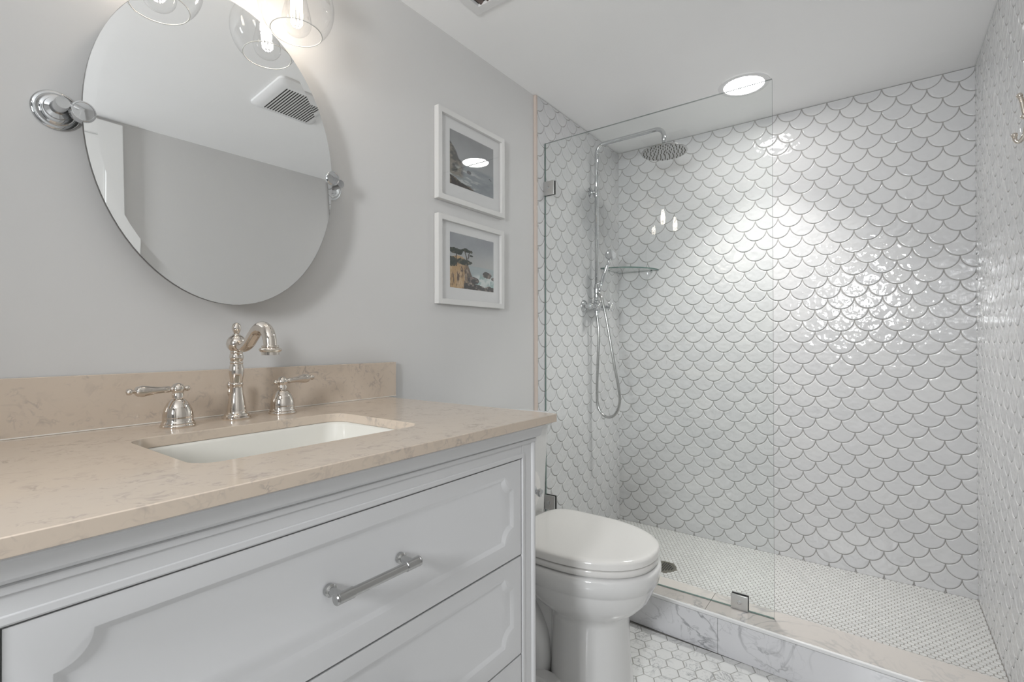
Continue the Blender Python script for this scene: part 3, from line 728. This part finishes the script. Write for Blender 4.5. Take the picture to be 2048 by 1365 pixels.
# ------------------------------------------------------------------ shower glass and its clips
GY = 1.8236
gt = MB()
gx0, gx1, gz0, gz1 = .0145, .9057, ZB+.0015, 1.9145
gt.add([(x, y, z) for x in (gx0, gx1) for y in (GY-.0045, GY+.0045) for z in (gz0, gz1)],
       [(0, 1, 3, 2), (4, 6, 7, 5), (0, 4, 5, 1), (2, 3, 7, 6), (0, 2, 6, 4), (1, 5, 7, 3)], [1, 2, 0, 0, 1, 2])
go = gt.build('shower_screen', [PANE, PANE_EDGE, PANE_EDGE2], sharp=30)
tag(go, 'tall clear fixed glass panel standing on the marble curb in front of the shower', 'shower screen')
def clip(x0, x1, z0, z1, label):
    t = thing('glass_clip', label, 'glass clip', ((x0+x1)/2, GY, z0), 'square steel clips holding the shower glass')
    for a, b in ((GY-.0115, GY-.0047), (GY+.0047, GY+.0115)):
        MB().box(x0, x1, a, b, z0, z1).build('plate', BRUSHED, t, bevel=.001)
    xc, zc_ = (x0+x1)/2, (z0+z1)/2
    MB().lathe((xc, GY-.0115, zc_), (0, -1, 0), [(.0075, -.002), (.0075, .0007), (.0035, .0010), (.0034, -.0012), (0, -.0012)], 20).build('screw', CHROME, t, sharp=30)
    MB().box(x0+.001, x1+.0006, GY-.0048, GY-.0045, z0+.001, z1+.0006).box(x0+.001, x1+.0006, GY+.0045, GY+.0048, z0+.001, z1+.0006).build('gasket', BLACK, t)
clip(.0125, .0635, 1.684, 1.7445, 'square steel clip high on the left edge of the shower glass')
clip(.0125, .0645, .318, .380, 'square steel clip low on the left edge of the shower glass, above the toilet lid')
clip(.7735, .8272, ZB+.0006, .180, 'square steel clip holding the shower glass on the marble curb')

# ------------------------------------------------------------------ shower set
RX, RYY = .060, 2.2489
RX = .047
sh = thing('shower_set', 'chrome exposed shower riser with rain head and cross-handle mixer on the tiled left wall', 'shower', (.01, RYY, 1.22))
zt = 2.037
pts = [(RX, RYY, 1.30), (RX, RYY, 1.99)]
for k in range(1, 8):
    a = PI/2*k/7; pts.append((RX+.045*(1-math.cos(a)), RYY, 1.99+.045*math.sin(a)))
pts += [(.352, RYY, 2.0365)]
for k in range(1, 8):
    a = PI/2*k/7; pts.append((.352+.040*math.sin(a), RYY, 2.0365-.040*(1-math.cos(a))))
pts += [(.3925, RYY, 1.945)]
MB().tube(pts, .0098, 20).build('riser_pipe', CHROME, sh, sharp=0)
MB().lathe((RX, RYY, 1.775), (0, 0, 1), [(.0118, 0), (.0122, .001), (.0122, .050), (.0118, .051)], 24).build('riser_collar', CHROME, sh)
MB().lathe((.0118, RYY, 1.802), (1, 0, 0), [(.028, 0), (.028, .003), (.022, .006), (.012, .008), (.009, .012), (.0085, .018), (.011, .021), (.0085, .024), (.0075, .030)], 32).build('wall_bracket', CHROME, sh, sharp=40)
hx, hz = .4015, 1.925
MB().lathe((hx-.009, RYY, hz), (0, 0, 1), [(.1015, -.006), (.1030, -.003), (.1020, .0), (.094, .004), (.05, .010), (.022, .014), (.016, .018), (.0135, .026), (.0135, .032)], 56).build('rain_head', SATIN, sh, sharp=40)
nz = MB()
for rr, cnt in ((.012, 4), (.028, 9), (.045, 14), (.062, 19), (.079, 24), (.092, 26)):
    for k in range(cnt):
        a = 2*PI*k/cnt+rr*40
        nz.lathe((hx-.009+rr*math.cos(a), RYY+rr*math.sin(a), hz-.006), (0, 0, -1), [(.0024, -.001), (.0022, .003), (.0012, .0042)], 6)
nz.build('nozzles', P('nozzle_rubber', (.07, .065, .05), .6), sh)
# mixer
mz = 1.222
MB().lathe((RX, RYY-.078, mz), (0, 1, 0), [(.010, 0), (.0165, .002), (.0175, .006), (.0175, .020), (.0145, .024), (.0145, .05), (.020, .056), (.022, .066), (.022, .090), (.020, .10), (.0145, .106), (.0145, .132), (.0175, .136), (.0175, .150), (.0165, .154), (.010, .156)], 32).build('mixer_body', CHROME, sh, sharp=40)
MB().lathe((RX, RYY, mz+.012), (0, 0, 1), [(.016, 0), (.017, .016), (.013, .020), (.0125, .034), (.0155, .037), (.0155, .045), (.0125, .048), (.0125, .062), (.0138, .064), (.0138, .082), (.0122, .086), (.0122, .10), (.0105, .104)], 28).build('riser_union', CHROME, sh, sharp=40)
MB().lathe((RX, RYY, mz-.012), (0, 0, -1), [(.013, 0), (.013, .016), (.0095, .019), (.0095, .030)], 24).build('hose_outlet', CHROME, sh, sharp=40)
for s_ in (-1, 1):
    MB().lathe((.0118, RYY+s_*.072, mz), (1, 0, 0), [(.031, 0), (.031, .003), (.028, .0075), (.018, .011), (.0125, .012), (.0125, .036)], 32).build('wall_flange', CHROME, sh, sharp=40)
    y = RYY+s_*.066
    h = MB().lathe((RX, y, mz), (1, 0, 0), [(.012, .012), (.012, .028), (.0085, .030), (.0085, .036), (.0105, .040), (.0105, .048), (.007, .052), (0, .053)], 24)
    for k in range(4):
        a = PI/4+k*PI/2
        d = (0, math.cos(a), math.sin(a))
        h.lathe((RX+.043, y, mz), d, [(.0042, .006), (.0034, .012), (.0036, .017), (.0058, .021), (.0060, .0245), (.0040, .0285), (0, .030)], 14)
    h.build('cross_handle', CHROME, sh, sharp=45)
# cradle on the riser union
MB().lathe((RX, RYY, 1.290), (0, 0, 1), [(.0128, 0), (.0150, .002), (.0150, .020), (.0128, .022)], 24).tube([(RX+.010, RYY-.004, 1.300), (RX+.0125, RYY-.0125, 1.302)], .0065, 14).build('cradle', CHROME, sh)
hs = thing('hand_shower', 'chrome hand shower with its metal hose resting in the cradle of the shower riser', 'hand shower', (.075, RYY-.01, 1.30))
HB = Vector((.0725, RYY-.022, 1.302)); HT = Vector((.126, RYY-.022, 1.452)); ax = (HT-HB).normalized(); Lh = (HT-HB).length
MB().lathe(HB-ax*.012, ax, [(.0072, 0), (.0072, .008), (.0105, .010), (.0115, .016), (.0098, .024), (.0075, .028), (.0088, .050), (.0104, .080), (.0102, .105), (.0082, .135), (.0070, Lh-.010), (.0086, Lh-.006), (.0086, Lh+.0), (.0066, Lh+.004), (.0075, Lh+.016)], 24).build('handle', CHROME, hs, sharp=50)
fd = Vector((.80, -.35, .30)).normalized()
hc_ = HT+ax*.020
MB().lathe(hc_-fd*.020, fd, [(.0, -.006), (.012, -.004), (.0215, .004), (.0265, .016), (.0275, .026), (.0262, .031), (.022, .032), (0, .0315)], 32).build('spray_head', CHROME, hs, sharp=45)
q = HB-ax*.012
hose = smooth_pts([q, q+Vector((.002, -.002, -.006)), (.0735, RYY-.026, 1.2800), (.088, RYY-.028, 1.262), (.0975, RYY-.028, 1.222), (.1135, RYY-.026, 1.150), (.1450, RYY-.02, .96), (.1720, RYY-.012, .80), (.1690, RYY-.008, .735), (.146, RYY-.004, .690), (.112, RYY, .672), (.078, RYY, .682), (.052, RYY, .724), (.0465, RYY, .80), (.0520, RYY, .95), (.0575, RYY, 1.08), (.0520, RYY, 1.15), (RX, RYY, mz-.0440)], 8)
MB().tube(hose, .0068, 14).build('hose', SATIN, hs, sharp=0)

# ------------------------------------------------------------------ corner shelf
cs = thing('corner_shelf', 'quarter-round clear glass corner shelf in the back left corner of the shower', 'shelf', (.0125, D-.0065, 1.43))
sx, sy, sz = .0125, D-.0065, 1.4275
R1 = .228
pl = [(sx, sy)]+[(sx+R1*math.sin(PI/2*k/24), sy-R1*math.cos(PI/2*k/24)) for k in range(25)]
pl = [(sx, sy), ] + [(sx+R1*math.sin(PI/2*k/24), sy-R1*math.cos(PI/2*k/24)) for k in range(25)]
m = MB(); n = len(pl)
vs = [(a, b, sz) for a, b in pl]+[(a, b, sz+.007) for a, b in pl]
fs = [tuple(range(n-1, -1, -1)), tuple(range(n, 2*n))]+[(i, (i+1) % n, n+(i+1) % n, n+i) for i in range(n)]
m.add(vs, fs, [0, 0]+[1]*n)
m.build('glass_plate', [PANE, PANE_EDGE], cs)
MB().tube([(sx-.0003, sy-.19, sz-.0048), (sx+.022, sy-.19, sz-.0048)], .0045, 12).build('shelf_pin', CHROME, cs)
MB().tube([(sx+.19, sy+.0003, sz-.0048), (sx+.19, sy-.022, sz-.0048)], .0045, 12).build('shelf_pin', CHROME, cs)

# ------------------------------------------------------------------ drain
dr = thing('shower_drain', 'round brushed metal shower drain set in the white mosaic floor', 'drain', (*DR, ZF))
MB().lathe((*DR, ZF-.0012), (0, 0, 1), [(.055, 0), (.055, .0022), (.046, .0026), (.0455, .0012), (.0, .0012)], 40).build('drain_ring', P('drain_metal', (.32, .31, .26), .35, 1), dr, sharp=30)
m = MB()
for i in range(-4, 5):
    for j in range(-4, 5):
        x, y = i*.0095, j*.0095
        if math.hypot(x, y) < .040: m.box(DR[0]+x-.0032, DR[0]+x+.0032, DR[1]+y-.0032, DR[1]+y+.0032, ZF+.0001, ZF+.0005)
m.build('drain_slots', DARK, dr)

# ------------------------------------------------------------------ robe hook on the right wall
rh = thing('robe_hook', 'polished nickel double robe hook on the tiled right wall at the edge of view', 'hook', (W, 1.74, 1.62))
HYY = 1.738; wx = W-.0032
m = MB().rings([[(x, HYY+a, 1.610+b) for a, b in rrect(-.012*s_, .012*s_, -.052*s_, .052*s_, .0115*s_, 6)] for x, s_ in ((wx, 1), (wx-.004, 1), (wx-.007, .8))], True); m.build('hook_plate', NICKEL, rh, sharp=60)
MB().tube(smooth_pts([(wx-.005, HYY, 1.600), (wx-.010, HYY, 1.618), (wx-.0125, HYY, 1.636), (wx-.016, HYY, 1.652)], 5), interp([.0055, .005, .0045, .005], 5), 14).sphere((wx-.0172, HYY, 1.656), .0068, 16, 10).build('upper_prong', NICKEL, rh, sharp=0)
MB().tube(smooth_pts([(wx-.004, HYY, 1.580), (wx-.010, HYY, 1.552), (wx-.018, HYY, 1.541), (wx-.025, HYY, 1.546), (wx-.0265, HYY, 1.556)], 5), interp([.0055, .005, .0048, .0045, .005], 5), 14).sphere((wx-.0268, HYY, 1.559), .0068, 16, 10).build('lower_prong', NICKEL, rh, sharp=0)
MB().sphere((wx-.0105, HYY, 1.602), .0062, 16, 10).build('hook_stud', NICKEL, rh, sharp=0)

# ------------------------------------------------------------------ ceiling fittings
LX, LY = .742, 2.205
rl = thing('recessed_light', 'round lit recessed downlight in the ceiling above the shower', 'ceiling light', (LX, LY, H))
MB().lathe((LX, LY, H-.0003), (0, 0, -1), [(.098, 0), (.096, .003), (.080, .0045), (.0765, .0035), (.0765, .001)], 56, 0, False, False).build('trim_ring', WHITEM, rl, sharp=50)
MB().lathe((LX, LY, H-.0012), (0, 0, -1), [(.0765, 0), (.0765, .0008), (0, .0012)], 48).build('lens', LENS, rl, sharp=0)
l = bpy.data.lights.new('downlight_beam', 'AREA'); l.shape = 'DISK'; l.size = .145; l.energy = CAN_W; l.color = (1, .985, .96); l.spread = math.radians(92)
lo = bpy.data.objects.new('downlight_beam', l); COL.objects.link(lo); lo.location = (LX, LY, H-.0032)
ef = thing('exhaust_fan', 'square white exhaust fan cover with dark slots on the ceiling, seen in the mirror', 'exhaust fan', (.82, 1.085, H))
MB().rings([[(x, y, z) for x, y in rrect(.685+d, .955-d, .95+d, 1.22-d, .02, 4)] for z, d in ((H-.0005, 0), (H-.008, .001), (H-.016, .012), (H-.019, .03))], True).build('fan_cover', WHITEM, ef, sharp=40)
m = MB()
for k in range(17):
    y = .995+k*.0112; m.box(.732, .922, y, y+.0042, H-.0198, H-.0188)
m.build('fan_slots', DARK, ef)
hv = thing('ceiling_register', 'white ceiling air register with a dark opening at the top edge of the photo', 'air vent', (.30, 1.10, H))
def rg_(x0, x1, y0, y1, z): return [(x0, y0, z), (x1, y0, z), (x1, y1, z), (x0, y1, z)]
MB().rings([rg_(.15, .46, .985, 1.211, H-.0004), rg_(.152, .458, .987, 1.209, H-.006), rg_(.183, .427, 1.018, 1.177, H-.009), rg_(.185, .425, 1.020, 1.175, H-.001)], True, False, False).build('register_frame', WHITEM, hv)
m = MB().box(.184, .426, 1.019, 1.176, H-.0012, H-.0006)
m.build('register_duct', DARK, hv)
m = MB()
for k in range(9):
    x = .195+k*.027
    m.add([(x, 1.020, H-.0085), (x+.012, 1.020, H-.0016), (x+.012, 1.175, H-.0016), (x, 1.175, H-.0085)], [(0, 1, 2, 3)])
m.build('louvre', P('louvre_metal', (.22, .16, .14), .5), hv, solid=.0008)
